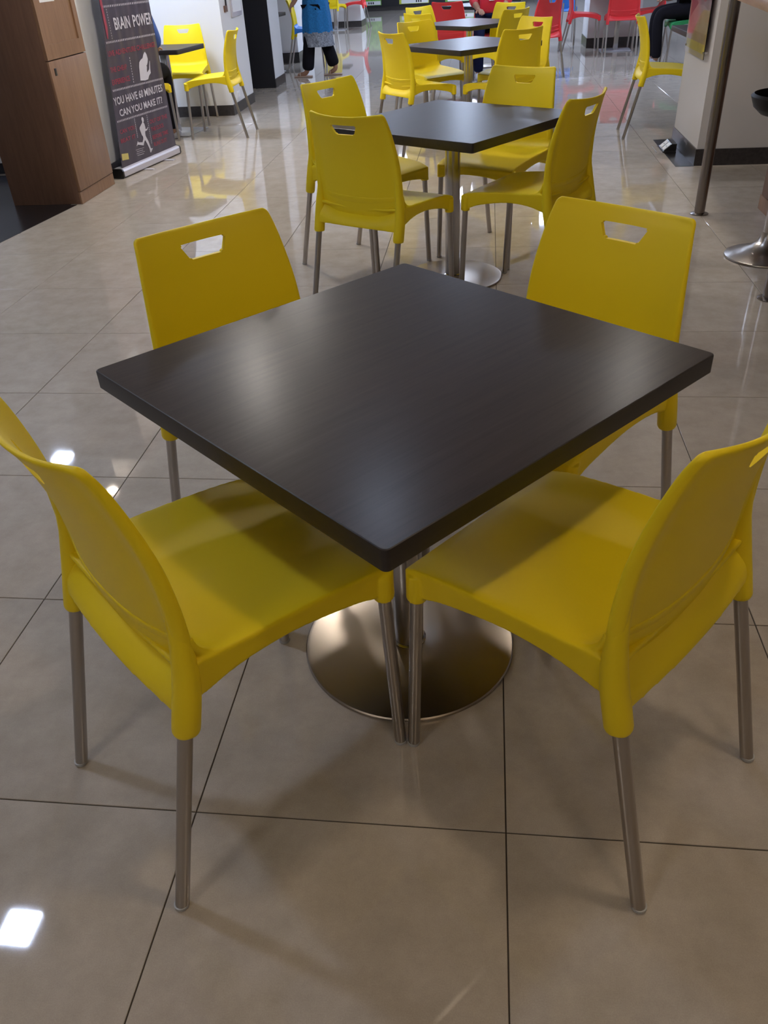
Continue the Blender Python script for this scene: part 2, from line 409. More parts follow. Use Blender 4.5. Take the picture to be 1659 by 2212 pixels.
def chair_back_mesh():
    bm = bmesh.new(); rows_ = []
    RT = .0058
    vl = [(ZB + (ZT-ZB-RT)*(j/34)**.9, 1.0) for j in range(35)]
    for z in (ZT-.024, ZT-.020, ZT-.016, ZT-.013, ZT-.010, ZT-.008): vl.append((z, 1.0))
    vl += [(ZT-RT + RT*math.sin(R(a)), math.cos(R(a))) for a in (22, 45, 65, 80)]
    vl.sort()
    for z, k in vl:
        v = (z-ZB)/(ZT-ZB); hw = back_hw(min(z, ZT-.0005)); te = (.0105 + .004 + .020*(1-v))/2; dl = te*.9
        xs = [-hw + dl*(1-math.sin(R(a))) for a in (90, 72, 54, 36, 18)] + [(hw-dl)*(2*i/30-1) for i in range(31)] + [hw - dl*(1-math.sin(R(a))) for a in (18, 36, 54, 72, 90)]
        fr_, re_ = [], []
        for x in xs:
            q = x/hw; yf = cat_tab(CORNER, z) - cat_tab(SAG, z)*(1-abs(q)**2.2)
            t = .0105 + sstep(.80, 1, abs(q))*(.004 + .020*(1-v))
            e = max(0, (abs(x)-(hw-dl))/dl); rd = math.sqrt(max(0, 1-e*e))*k
            zz = z - .010*(1-q*q)*v**3
            fr_.append((x, yf - t/2 + t/2*rd, zz)); re_.append((x, yf - t/2 - t/2*rd, zz))
        loop = fr_ + re_[-2:0:-1]
        rows_.append([bm.verts.new(p) for p in loop])
    n = len(rows_[0])
    for p, q in zip(rows_, rows_[1:]):
        for i in range(n): bm.faces.new((p[i], p[(i+1) % n], q[(i+1) % n], q[i]))
    m_ = n//2; t_ = rows_[-1]; b_ = rows_[0]
    for L_ in (t_, b_):
        for i in range(m_):
            c = [L_[i], L_[i+1], L_[(n-i-1) % n], L_[(n-i) % n]]; c = list(dict.fromkeys(c))
            if len(c) > 2: bm.faces.new(c)
    panel = baked(bm, [slot_cut], 'panel')
    bm = bmesh.new(); bm.from_mesh(panel)
    for s in (-1, 1):   # leg sockets growing out of the stiles
        add_tube(bm, [(s*.2045, -.1680, .382), (s*.2045, -.1679, .3835), (s*.2045, -.1665, .388), (s*.2045, -.158, .425), (s*.2045, -.150, .46), (s*.2030, -.1435, .50), (s*.1985, -.1395, .55), (s*.1935, -.140, .60), (s*.1885, -.146, .66)],
                 [.0190, .0212, .0225, .0226, .0222, .0205, .0160, .0115, .0060], 24)
    me = bm_mesh(bm, 'chair_back', True, 55); return me
def chair_seat_mesh():
    bm = bmesh.new()
    hw = lambda y: cat_tab([(-.17, .212), (-.10, .217), (.05, .218), (.20, .2165), (.27, .213)], y)
    zt = lambda x, y: cat_tab([(-.16, .511), (-.115, .511), (0, .505), (.09, .499), (.18, .490), (.235, .480), (.266, .468)], y) - .012*(1-min(1, (x/.2)**2))*(1-sstep(.12, .26, y))
    def Fq(u, v):
        y = -.155 + .420*v; x = (2*u-1)*hw(y); return (x, y, zt(x, y))
    grid_solid(bm, Fq, lambda u, v: tuple(Vector(Fq(u, v)) - Vector((0, 0, .011))), 26, 26)
    zb = lambda y: cat_tab([(-.17, .425), (-.14, .436), (-.08, .454), (-.015, .461), (.05, .459), (.12, .448), (.19, .432), (.235, .414), (.27, .406)], y)
    for s in (-1, 1):
        def A(u, v, off=0):
            y = -.160 + .425*u; z0 = zb(y); z1 = zt(.2, y)-.001; z = z0 + (z1-z0)*v
            return (s*(hw(y) - off - .003*(1-v)), y, z)
        grid_solid(bm, lambda u, v: A(u, v), lambda u, v: A(u, v, .012), 26, 5)
        # front leg housing
        add_tube(bm, [(s*.2048, .2445, .406), (s*.2048, .2435, .465)], [.0195, .0195], 20)
    def Fr(u, v, off=0):
        x = (2*u-1)*.213; z0 = .408 + .026*(1-(2*u-1)**2); z1 = .466; return (x, .266 - off - .004*v, z0 + (z1-z0)*v)
    grid_solid(bm, lambda u, v: Fr(u, v), lambda u, v: Fr(u, v, .012), 20, 5)
    def Re(u, v, off=0):
        q = 2*u-1; x = q*.205; z0 = .424 - .002*q*q; z1 = .470 + .055*q**4; z = z0 + (z1-z0)*v
        yr = cat_tab(CORNER, z1) - cat_tab(SAG, z1)*(1-abs(q)**2.2) - .0105
        return (x, (-.187 + .012*q*q)*(1-v**2) + (yr+.005)*v**2 + off, z)
    grid_solid(bm, lambda u, v: Re(u, v), lambda u, v: Re(u, v, .012), 20, 6)
    # fillet that carries the seat up into the backrest
    def Fi(u, v, off=0):
        q = 2*u-1; x = q*.2120; a = v*math.pi/2; r_ = .045; cz = zt(x, -.1) + r_; cx = cat_tab(CORNER, cz) - cat_tab(SAG, cz)*(1-abs(q)**2.2) + r_
        return (x, cx - (r_+off)*math.sin(a), cz - (r_+off)*math.cos(a))
    grid_solid(bm, lambda u, v: Fi(u, v), lambda u, v: Fi(u, v, .013), 20, 8)
    return baked(bm, [remesh(.0028, 9)], 'chair_seat')
BACK, SEAT = chair_back_mesh(), chair_seat_mesh()
for me in (BACK, SEAT): me.materials.clear(); me.materials.append(M['yellow'])
RAD = .0125
def leg_mesh(pts):
    bm = bmesh.new(); add_tube(bm, pts, RAD, 20)
    me = bm_mesh(bm, 'leg', True, 40); me.materials.append(M['alu']); return me
LEGS = []
for s in (-1, 1):
    LEGS.append((leg_mesh([(s*.2100, -.2590, .004), (s*.2045, -.1650, .402)]), (s*.21, -.26)))
    LEGS.append((leg_mesh([(s*.2096, .2618, .004), (s*.2048, .2435, .440)]), (s*.2096, .262)))
bm = bmesh.new(); add_tube(bm, [(0, 0, 0), (0, 0, .003), (0, 0, .009)], [.0115, .0133, .0133], 20)
GLIDE = bm_mesh(bm, 'glide', True, 40); GLIDE.materials.append(M['glide'])
def chair(x, y, deg, label, group, m='yellow', back=None, name='cafe_chair', rise=0.0):
    t = tag(empty(name, (x, y, 0), R(deg-90)), label, 'chair', group)
    for nm, me, mm in (('seat', SEAT, m), ('backrest', BACK, back or m)):
        o = bpy.data.objects.new(nm, me); C.objects.link(o); o.parent = t; o.location = (0, 0, rise)
        if mm != 'yellow':
            o.material_slots[0].link = 'OBJECT'; o.material_slots[0].material = M[mm]
    for me, (fx, fy) in LEGS:
        l = bpy.data.objects.new('leg', me); C.objects.link(l); l.parent = t
        if rise: l.scale = (1, 1, (.4+rise)/.4)
        g = bpy.data.objects.new('foot_glide', GLIDE); C.objects.link(g); g.parent = l; g.location = (fx, fy, 0)
    return t
G1 = 'yellow chairs around the nearest table'; G2 = 'yellow chairs around the second table'
G3 = 'yellow chairs around the third table'; G4 = 'yellow chairs around the fourth table'
chair(.0529, .1467, 47.5, 'yellow plastic chair at lower left, nearest table, seen from behind', G1)
chair(.7475, .1992, 141.9, 'yellow plastic chair at lower right, nearest table, seen from behind', G1)
chair(.0204, .839, -43.2, 'yellow chair facing the camera beyond the left edge of the nearest table', G1)
chair(.7227, .885, -129.5, 'yellow chair facing the camera beyond the right edge of the nearest table', G1)
chair(-.087, 3.368, -36.3, 'yellow chair at the second table, far left, behind another chair back', G2)
chair(.085, 2.66, 62, 'yellow chair at the second table, near left, its back turned to the camera', G2)
chair(.613, 3.553, -121.2, 'yellow chair facing the camera beyond the second table, right side', G2)
chair(.765, 2.855, 150.1, 'yellow chair at the second table, near right, seen from its side', G2)
chair(-.044, 6.253, 38.4, 'yellow chair at the third table, near left, with its full back showing', G3)
chair(.025, 7.03, -49.4, 'yellow chair beyond the third table on its left, facing the camera', G3)
chair(.675, 6.154, 125.9, 'yellow chair at the third table, near right, back in shade', G3)
chair(.79, 6.912, -137.6, 'yellow chair beyond the third table on its right, facing the camera', G3)
chair(-.026, 8.319, 51.1, 'yellow chair at the fourth table, near left, back to camera', G4)
chair(-.079, 9.127, -45.7, 'yellow chair beyond the fourth table on its left', G4)
chair(.66, 8.337, 134.8, 'yellow chair at the fourth table, near right, back to camera', G4)
chair(.659, 9.074, -122.4, 'yellow chair beyond the fourth table on its right', G4)
GN = 'yellow chairs around the small niche table'
chair(-2.481, 8.008, -83.2, 'yellow chair against the white niche wall, facing the small table', GN)
chair(-1.929, 7.253, 181.4, 'pale lit yellow chair seen from the side at the niche table', GN)
chair(-2.52, 6.75, 90, 'yellow chair behind the banner with a person sitting on it', GN)
chair(1.923, 6.68, -1.5, 'yellow chair seen from the side left of the white column', 'chairs at the table behind the column')
GR = 'red chairs in the far hall'
chair(1.855, 12.966, 0, 'red chair seen from the side, left of the far pedestal table', GR, 'red')
chair(2.382, 12.516, 87.6, 'red chair with its back to the camera before the far column', GR, 'red')
chair(2.88, 13.16, 180, 'red chair facing left at the right end of the far pedestal table', GR, 'red')
chair(.10, 10.15, 78, 'red chair behind the fourth table on the left', GR, 'red')
chair(1.13, 10.40, 130, 'red chair behind the fourth table on the right', GR, 'red')
chair(-2.29, 19.45, 180, 'red chair facing left beside the far left wall block', GR, 'red')
chair(-2.74, 18.85, 75, 'small distant yellow chair left of the red chair by the wall block', 'distant yellow chairs')
chair(-2.12, 12.55, 5, 'chair with a yellow back and a blue seat behind the walking person', 'two coloured chair', 'blue', 'yellow')
chair(1.72, 14.80, 80, 'blue chair partly hidden behind the red side-view chair', 'blue chairs', 'blue')
chair(1.55, 13.75, 60, 'tall legged blue bar chair at the back right', 'blue chairs', 'blue', name='bar_chair', rise=.22)
chair(3.02, 11.15, 180, 'green chair behind the white column with a person on it', 'green chair', 'green')

# ------------------------------------------------------------------ tables
def rounded_square(half, r, n=6):
    pts = []
    for cx, cy, a0 in ((1, 1, 0), (-1, 1, 90), (-1, -1, 180), (1, -1, 270)):
        for k in range(n+1):
            a = R(a0 + 90*k/n); pts.append((cx*(half-r) + r*math.cos(a), cy*(half-r) + r*math.sin(a)))
    return pts
def top_mesh(half, z0, z1, m_top, m_edge, bevel=.0025, r=.010):
    bm = bmesh.new(); P = rounded_square(half, r)
    def ring(d, z): return [bm.verts.new((x*(1-d/half), y*(1-d/half), z)) for x, y in P]
    rs = [ring(bevel, z0), ring(0, z0+bevel), ring(0, z1-bevel), ring(bevel*.3, z1-bevel*.3), ring(bevel, z1)]
    n = len(P)
    for a, b in zip(rs, rs[1:]):
        for k in range(n): bm.faces.new((a[k], a[(k+1) % n], b[(k+1) % n], b[k])).material_index = 1
    bm.faces.new(rs[-1]).material_index = 0
    bm.faces.new(rs[0][::-1]).material_index = 1
    me = bm_mesh(bm, 'table_top', True, 30)
    for f in me.polygons:
        if len(f.vertices) > 6: f.use_smooth = False
    me.materials.append(m_top); me.materials.append(m_edge); return me
H = .7275
TOP = top_mesh(.4154, H-.038, H, M['darkwood'], M['edge'])
TOPS = top_mesh(.285, H-.04, H, M['darkwood'], M['edge'])
def round_base(t):
    lathe('base_disc', [(0, .0005), (.243, .0005), (.2465, .004), (.2465, .008), (.244, .0105), (.236, .0118), (.04, .0175), (0, .0175)], M['steel'], t, 96, angle=25)
    p = lathe('pole', [(0, .016), (.036, .016), (.036, H-.045), (0, H-.045)], M['chrome'], t, 40)
    lathe('collar', [(.0365, .017), (.041, .0175), (.041, .021), (.0365, .024)], M['chrome'], p, 40)
    box('mount_plate', -.19, .19, -.19, .19, H-.045, H-.038, M['blackplastic'], t)
def square_base(t):
    box('base_plate', -.225, .225, -.225, .225, .0005, .010, M['seatblue'], t, .003)  # pale colour stands in for light reflected off a dark steel plate
    box('pole', -.033, .033, -.033, .033, .010, H-.045, M['chrome'], t, .004)
    box('mount_plate', -.17, .17, -.17, .17, H-.045, H-.038, M['blackplastic'], t)
def table(x, y, deg, label, me=TOP, base='round', group='dark square cafe tables'):
    t = tag(empty('cafe_table', (x, y, 0), R(deg)), label, 'table', group)
    mesh_obj('table_top', me, None, t)
    (round_base if base == 'round' else square_base)(t)
    return t
table(.3776, .4934, 45+3.73, 'large dark wood square table in the foreground')
table(.383, 3.112, 45+9.8, 'dark square table, second from the camera, bright glare on its top')
table(.379, 6.593, 45-4.5, 'dark square table, third from the camera')
table(.343, 8.765, 45+1.8, 'dark square table, fourth from the camera, before the red chairs')
table(.44, 11.80, 45, 'dark square table behind the two red chairs in the middle')
table(-2.47, 7.45, -8, 'small brown table at the white niche wall', TOPS, 'square', 'small wall tables')
table(2.505, 6.93, 0, 'grey looking table beyond the right column beside the yellow chair', base='square')
table(2.40, 13.06, 0, 'far table on a flat square base before the column', base='square')
table(-2.62, 11.98, -5, 'small brown table the walking person reaches for', TOPS, 'square', 'small wall tables')
table(-2.76, 19.30, 0, 'distant small table by the far wall block', TOPS, 'square', 'small wall tables')

# ------------------------------------------------------------------ wooden cabinet
cb = tag(empty('wooden_cabinet', (-2.53, 5.03, 0)), 'tall brown wooden cabinet with two doors at the left', 'cabinet')
X0, X1, Y0, Y1 = -.259, .240, -.297, .303
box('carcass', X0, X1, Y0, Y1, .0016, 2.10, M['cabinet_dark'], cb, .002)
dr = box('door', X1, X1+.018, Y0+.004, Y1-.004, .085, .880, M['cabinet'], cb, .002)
lk = box('lock', X1+.018, X1+.021, Y0+.055, Y0+.085, .795, .838, M['blackplastic'], dr, .001)
bm = bmesh.new()
d0, d1, z0, z1 = Y0+.004, Y1-.004, .887, 2.09
add_box(bm, X1, X1+.018, d0, d0+.05, z0, z1); add_box(bm, X1, X1+.018, d1-.06, d1, z0, z1)
add_box(bm, X1, X1+.018, d0+.05, d1-.06, z0, z0+.085); add_box(bm, X1, X1+.018, d0+.05, d1-.06, z1-.085, z1)
ud = mesh_obj('upper_door', bm_mesh(bm), M['cabinet'], cb)
box('door_panel', X1, X1+.008, d0+.05, d1-.06, z0+.085, z1-.085, M['cabinet'], ud)
box('plinth', X1, X1+.012, Y0, Y1, .0016, .080, M['cabinet'], cb)
nt_ = box('notice', -2.2815, -2.2805, 4.835, 5.045, 1.20, 1.45, M['paper']); tag(nt_, 'white paper notice stuck on the upper cabinet door', 'notice')

# ------------------------------------------------------------------ roll-up banner
A0 = Vector((-2.282, 5.501, 0)); B0 = Vector((-2.123, 6.410, 0)); sd = (B0-A0).normalized(); nd = Vector((sd.y, -sd.x, 0)); LEN = (B0-A0).length
bn = tag(empty('roll_up_banner', A0), 'dark roll-up advertising banner with white and red lettering', 'banner')
def bl(z): return .022 + .150*min(z, 1.25)
def brr(z): return .915 - .012*min(z, 1.25)
def bsurf(s, z, off=0.0):
    f = (s-bl(z))/(brr(z)-bl(z)); a = (.0008 + .0016*sstep(0, 1.1, z))
    d = a*(math.sin(f*29+.8) + .6*math.sin(f*47+2.0)) - .006
    return sd*s + nd*(d+off) + Vector((0, 0, z))
bm = bmesh.new(); NS, NZ = 110, 30
def fs(i, j, off):
    z = .050 + 1.85*j/NZ; return bsurf(bl(z) + (brr(z)-bl(z))*i/NS, z, off)
grid_solid(bm, lambda u, v: fs(u*NS, v*NZ, 0), lambda u, v: fs(u*NS, v*NZ, -.0012), NS, NZ)
gr = mesh_obj('graphic_sheet', bm_mesh(bm, 'sheet', True, 60), M['banner'], bn)
def local_bar(name, pts, mt, s0, s1, parent):
    bm = bmesh.new(); a = [bm.verts.new(sd*s0 + nd*n + Vector((0, 0, z))) for n, z in pts]; b = [bm.verts.new(sd*s1 + nd*n + Vector((0, 0, z))) for n, z in pts]
    k = len(pts)
    for i in range(k): bm.faces.new((a[i], a[(i+1) % k], b[(i+1) % k], b[i]))
    bm.faces.new(a[::-1]); bm.faces.new(b)
    return mesh_obj(name, bm_mesh(bm, name, True, 30), mt, parent)
cs = local_bar('base_case', [(.012, .006), (.020, .012), (.022, .050), (.014, .064), (-.0, .069), (-.070, .069), (-.080, .055), (-.080, .006)], M['silver'], .004, LEN-.004, bn)
local_bar('end_cap', [(.015, .003), (.024, .010), (.025, .052), (.016, .067), (-.0, .072), (-.072, .072), (-.083, .056), (-.083, .003)], M['blackplastic'], -.012, .004, cs)
local_bar('end_cap', [(.015, .003), (.024, .010), (.025, .052), (.016, .067), (-.0, .072), (-.072, .072), (-.083, .056), (-.083, .003)], M['blackplastic'], LEN-.004, LEN+.008, cs)
local_bar('stabiliser_foot', [(.10, .0), (.10, .006), (-.05, .006), (-.05, .0)], M['silver'], .30, .34, bn)
local_bar('stabiliser_foot', [(.10, .0), (.10, .006), (-.05, .006), (-.05, .0)], M['silver'], .64, .68, bn)
local_bar('top_rail', [(-.01, 1.895), (.005, 1.895), (.005, 1.925), (-.025, 1.925), (-.025, 1.895)], M['silver'], .2, .9, bn)
tube('support_pole', [sd*.46 + nd*-.050 + Vector((0, 0, .06)), sd*.50 + nd*-.032 + Vector((0, 0, 1.9))], .008, M['chrome'], bn)
def to_sheet(me, fn):
    for v in me.vertices: v.co = fn(v.co.x, v.co.y)
def sheet_text(txt, s0, s1, z0, z1, m, dz=0.0):
    cu = bpy.data.curves.new('t', 'FONT'); cu.body = txt; cu.resolution_u = 2; cu.offset = .018
    ob = bpy.data.objects.new('t', cu); C.objects.link(ob)
    dg = bpy.context.evaluated_depsgraph_get(); dg.update()
    me = bpy.data.meshes.new_from_object(ob.evaluated_get(dg)); bpy.data.objects.remove(ob)
    bm = bmesh.new(); bm.from_mesh(me)
    x0 = min(v.co.x for v in bm.verts); x1 = max(v.co.x for v in bm.verts); y0 = min(v.co.y for v in bm.verts); y1 = max(v.co.y for v in bm.verts)
    bmesh.ops.triangulate(bm, faces=bm.faces)
    for _ in range(4):
        lg = [e for e in bm.edges if e.calc_length() > .14]
        if not lg: break
        bmesh.ops.subdivide_edges(bm, edges=lg, cuts=1); bmesh.ops.triangulate(bm, faces=bm.faces)
    for v in bm.verts:
        fx = (v.co.x-x0)/(x1-x0); fz = (v.co.y-y0)/(y1-y0); v.co = bsurf(s0+(s1-s0)*fx, z0+(z1-z0)*fz + dz*fx, .0028)
    bm.to_mesh(me); bm.free(); me.materials.clear()
    return mesh_obj('lettering', me, m, gr)
def sheet_poly(name, pts, m):
    bm = bmesh.new(); bm.faces.new([bm.verts.new((s, z, 0)) for s, z in pts])
    bmesh.ops.triangulate(bm, faces=bm.faces)
    for _ in range(4):
        lg = [e for e in bm.edges if e.calc_length() > .012]
        if not lg: break
        bmesh.ops.subdivide_edges(bm, edges=lg, cuts=1); bmesh.ops.triangulate(bm, faces=bm.faces)
    for v in bm.verts: v.co = bsurf(v.co.x, v.co.y, .0030)
    me = bpy.data.meshes.new(name); bm.to_mesh(me); bm.free()
    return mesh_obj(name, me, m, gr)
def dots(s0, z0, s1, z1, n, w, h, skip=()):
    bm = bmesh.new()
    for k in range(n):
        if k in skip: continue
        t = (k+.5)/n; s = s0+(s1-s0)*t; z = z0+(z1-z0)*t
        bm.faces.new([bm.verts.new(bsurf(s+a*w/2, z+b*h/2, .0025)) for a, b in ((-1,-1), (1,-1), (1,1), (-1,1))])
    me = bpy.data.meshes.new('d'); bm.to_mesh(me); bm.free()
    mesh_obj('dotted_line', me, M['printwhite'], gr)
sheet_text('BRAIN  POWER', .330, .880, .975, 1.055, M['printwhite'])
sheet_text('LIVE ADVENTURE CHALLENGE', .165, .865, .818, .853, M['printred'])
sheet_text('THE CHEAP', .150, .390, .713, .748, M['printred'])
sheet_text('EXPERIENCE', .140, .400, .632, .668, M['printred'])
sheet_text('YOU HAVE 60 MINUTES', .105, .850, .497, .552, M['printwhite'])
sheet_text('CAN YOU MAKE IT?', .155, .815, .415, .465, M['printwhite'])
sheet_text('CAN YOU', .105, .325, .300, .331, M['printred']); sheet_text('BEAT IT', .090, .310, .238, .267, M['printred'])
for txt, s1, za in (('OUT OF THE', .845, .297), ('THE CLOCK', .770, .240), ('BEFORE TIME', .815, .180), ('RUNS OUT?', .775, .127)):
    sheet_text(txt, .560, s1, za, za+.031, M['printred'])
dots(.20, 1.13, .895, 1.128, 34, .009, .013); dots(.165, .907, .900, .904, 36, .010, .013)
dots(.120, .597, .895, .587, 38, .010, .013); dots(.092, .389, .885, .381, 38, .010, .013)
dots(.268, 1.118, .268, .92, 12, .005, .009); dots(.449, .79, .437, .61, 10, .007, .010)
dots(.347, .375, .338, .233, 11, .007, .008); dots(.536, .372, .528, .154, 15, .007, .008)
TH = [(.687,.8),(.707,.78),(.714,.747),(.702,.726),(.686,.711),(.669,.705),(.674,.696),(.663,.678),(.66,.657),(.704,.674),(.732,.731),(.738,.731),(.723,.68),(.719,.647),(.684,.632),(.656,.61),(.611,.607),(.541,.615),(.551,.659),(.561,.704),(.579,.737),(.607,.753),(.631,.761),(.65,.783),(.67,.795)]
RU = [(.46,.366),(.475,.354),(.472,.333),(.46,.326),(.471,.315),(.476,.286),(.474,.274),(.497,.273),(.509,.284),(.517,.281),(.506,.269),(.481,.26),(.466,.263),(.457,.249),(.455,.228),(.482,.182),(.498,.125),(.531,.12),(.486,.095),(.478,.1),(.476,.129),(.452,.175),(.436,.2),(.417,.188),(.398,.166),(.319,.187),(.298,.179),(.296,.182),(.329,.212),(.334,.201),(.392,.191),(.412,.214),(.415,.229),(.401,.243),(.388,.289),(.393,.3),(.445,.329),(.441,.351),(.449,.363)]
sheet_poly('thinking_figure', TH, M['printwhite']); sheet_poly('running_figure', RU, M['printwhite'])
sheet_poly('logo_patch', [(.061, .168), (.155, .156), (.150, .112), (.052, .122)], M['printyellow'])
for k in range(4):
    dots(.27 + .01*(k % 2), .155-.014*k, .40 - .02*(k % 2), .150-.014*k, 16, .005, .004)
sheet_poly('red_flash', [(.195, 1.30), (.225, 1.30), (.235, 1.0), (.215, .93), (.20, .93)], M['printred'])

# ------------------------------------------------------------------ things on the niche block
fr = tag(empty('framed_notice', (-2.14, 8.95, 0)), 'framed white notice on the narrow face of the niche wall', 'notice')
box('frame', .0, .018, -.20, .20, .872, 1.30, M['silver'], fr, .003)
box('sheet', .018, .020, -.17, .17, .915, 1.28, M['paper'], fr)
bs = tag(empty('wall_bracket', (-2.14, 8.55, 0)), 'small dark bracket on the niche wall beside the framed notice', 'bracket')
box('stem', .0, .012, .03, .055, .98, 1.4, M['blackplastic'], bs); box('foot', .0, .014, -.045, .055, .93, .985, M['cabinet_dark'], bs)
so = tag(empty('wall_socket', (-2.14, 8.62, 0)), 'white wall socket plate above the skirting of the niche wall', 'socket')
box('plate', 0, .008, -.06, .06, .125, .205, M['paper'], so, .002); box('outlet', .008, .0095, -.04, -.005, .145, .185, M['lampframe'], so); box('outlet', .008, .0095, .005, .04, .145, .185, M['lampframe'], so)

# ------------------------------------------------------------------ poster holder on the right column
po = tag(empty('poster_holder', (2.02, 0, 0)), 'clear acrylic holder with a pink and yellow poster on the right column', 'poster')
PY0, PY1, PZ0, PZ1 = 5.52, 6.16, .655, 1.42
def on_col(name, pts, m, d, par=po):
    bm = bmesh.new(); a = [bm.verts.new((-d, y, z)) for y, z in pts]; b = [bm.verts.new((-d+.0006, y, z)) for y, z in pts]; k = len(pts)
    bm.faces.new(a); bm.faces.new(b[::-1])
    for i in range(k): bm.faces.new((a[i], a[(i+1) % k], b[(i+1) % k], b[i]))
    return mesh_obj(name, bm_mesh(bm), m, par)
sh = box('poster_sheet', -.030, -.0285, PY0+.02, PY1-.02, PZ0+.03, PZ1-.03, M['mauve'], po)
on_col('printed_area', [(PY0+.02, .80), (PY1-.02, .80), (PY1-.02, .87), (5.93, .955), (5.75, .96), (PY0+.02, .93)], M['posterlight'], .0312, sh)
on_col('printed_area', [(PY1-.02, .87), (PY1-.02, 1.02), (5.93, .965)], M['posterpurple'], .0312, sh)
on_col('printed_area', [(PY0+.02, PZ0+.03), (PY1-.02, PZ0+.03), (PY1-.02, .74), (PY0+.02, .74)], M['posteryellow'], .0312, sh)
on_col('printed_area', [(5.74+.16*math.cos(R(a)), 1.12+.14*math.sin(R(a))) for a in range(0, 360, 20)], M['posterred'], .0312, sh)
box('acrylic_cover', -.037, -.033, PY0, PY1, PZ0, PZ1, M['acrylic'], po)
for y in (PY0+.025, PY1-.025):
    for z in (PZ0+.04, PZ1-.04):
        tube('bolt', [(0, y, z), (-.041, y, z)], .007, M['chrome'], po, 12)
# open floor socket box
fb = tag(empty('floor_socket_box', (1.93, 6.02, .0015)), 'open floor power box with two white sockets by the right column', 'socket box')
bm = bmesh.new(); add_box(bm, -.055, .045, -.13, .13, 0, .006)
mesh_obj('base_plate', bm_mesh(bm), M['blackplastic'], fb)
bm = bmesh.new()
for s_ in (0,):
    v = [bm.verts.new(q) for q in ((-.045, -.10, .006), (.05, -.10, .006), (.05, .10, .006), (-.045, .10, .006), (.012, -.10, .055), (.05, -.10, .055), (.05, .10, .055), (.012, .10, .055))]
    for f in ((3,2,1,0),(4,5,6,7),(0,1,5,4),(1,2,6,5),(2,3,7,6),(3,0,4,7)): bm.faces.new([v[i] for i in f])
wd = mesh_obj('socket_wedge', bm_mesh(bm), M['blackplastic'], fb)
for y0_ in (-.085, .012):
    bm = bmesh.new(); nrm = Vector((-.049, 0, .057)).normalized()*.002
    q = [Vector((-.040+.052*t/1, y, .0105+.0447*t)) for t, y in ((0, y0_), (.9, y0_), (.9, y0_+.072), (0, y0_+.072))]
    a = [bm.verts.new(c) for c in q]; b = [bm.verts.new(c+nrm) for c in q]
    bm.faces.new(b); bm.faces.new(a[::-1])
    for i in range(4): bm.faces.new((a[i], a[(i+1) % 4], b[(i+1) % 4], b[i]))
    pl = mesh_obj('socket_plate', bm_mesh(bm), M['paper'], wd)
    for k_ in (.02, .045):
        c = Vector((-.040+.052*.45, y0_+k_, .0105+.0447*.45)) + nrm*1.1
        tube('pin_hole', [c, c+nrm*.2], .006, M['blackplastic'], pl, 10)
box('lid', -.10, -.095, -.12, .10, .0, .004, M['seatblue'], fb)

# ------------------------------------------------------------------ bar counter, stool, base
ba = tag(empty('bar_counter', (1.762, 4.03, 0), R(-5.4)), 'tan wooden bar top on steel poles at the upper right', 'counter')
box('bar_top', 0, .62, -2.6, 1.0, 1.08, 1.12, M['barwood'], ba, .004)
Mi = ba.matrix_basis.inverted()
for px, py in ((1.797, 4.185), (1.815, 2.777)):
    c = Matrix.Translation((1.762, 4.03, 0)) @ Matrix.Rotation(R(-5.4), 4, 'Z'); q = c.inverted() @ Vector((px, py, 0))
    p = tube('support_pole', [(q.x, q.y, 0.001), (q.x, q.y, 1.08)], .030, M['darksteel'], ba, 32)
    fl = lathe('floor_flange', [(0, .0005), (.052, .0005), (.052, .004), (.034, .010), (.030, .010)], M['darksteel'], p, 32, loc=(q.x, q.y, 0))
cbx = tag(empty('counter_base', (2.47, 3.4, 0)), 'wooden counter base behind the bar stool at the right edge', 'counter')
box('panel_body', -.31, .31, .25, .88, .08, 1.0, M['cabinet_dark'], cbx, .002); box('plinth', -.315, .315, .245, .885, 0.0005, .08, M['cabinet'], cbx)
st = tag(empty('bar_stool', (1.953, 3.375, 0)), 'black bucket bar stool on a trumpet base at the right edge', 'stool')
lathe('trumpet_base', [(0, .0005), (.192, .0005), (.195, .004), (.193, .010), (.185, .014), (.12, .030), (.075, .052), (.048, .080), (.036, .115), (.034, .125), (0, .125)], M['alu'], st, 64)
lathe('gas_column', [(.030, .125), (.030, .42), (.020, .42), (.020, .66), (0, .66)], M['chrome'], st, 32)
bm = bmesh.new()
def cup(u, v, off):
    a = 2*math.pi*u; ca = math.cos(a)
    rim = .745 + .05*max(0, ca)**2 ; r = [0.0, .10, .165, .195, .215][0]
    prof = [(0, .655), (.09, .652), (.155, .660), (.190, .690), (.208, .735)]
    t = v*4; i = min(3, int(t)); f = t-i
    rr = prof[i][0] + (prof[i+1][0]-prof[i][0])*f; zz = prof[i][1] + (prof[i+1][1]-prof[i][1])*f
    zz += (rim-.745)*sstep(.6, 1, v)
    rr = max(rr - off*(.6 if v > .5 else 0), .0001); zz += off*(1 if v < .6 else .5)
    return (rr*math.cos(a), rr*math.sin(a), zz)
n = 40; rows = 12; ou = []; inn = []
for j in range(rows+1):
    ou.append([bm.verts.new(cup(k/n, j/rows, 0)) for k in range(n)] if j else [bm.verts.new((0, 0, .655))])
    inn.append([bm.verts.new(cup(k/n, j/rows, .022)) for k in range(n)] if j else [bm.verts.new((0, 0, .677))])
for L_ in (ou, inn):
    for a, b in zip(L_, L_[1:]):
        for k in range(n):
            q = list(dict.fromkeys((a[k % len(a)], a[(k+1) % len(a)], b[(k+1) % n], b[k % n])))
            bm.faces.new(q)
for k in range(n): bm.faces.new((ou[-1][k], ou[-1][(k+1) % n], inn[-1][(k+1) % n], inn[-1][k]))
mesh_obj('bucket_seat', bm_mesh(bm, 'bucket', True, 60), M['leather'], st)

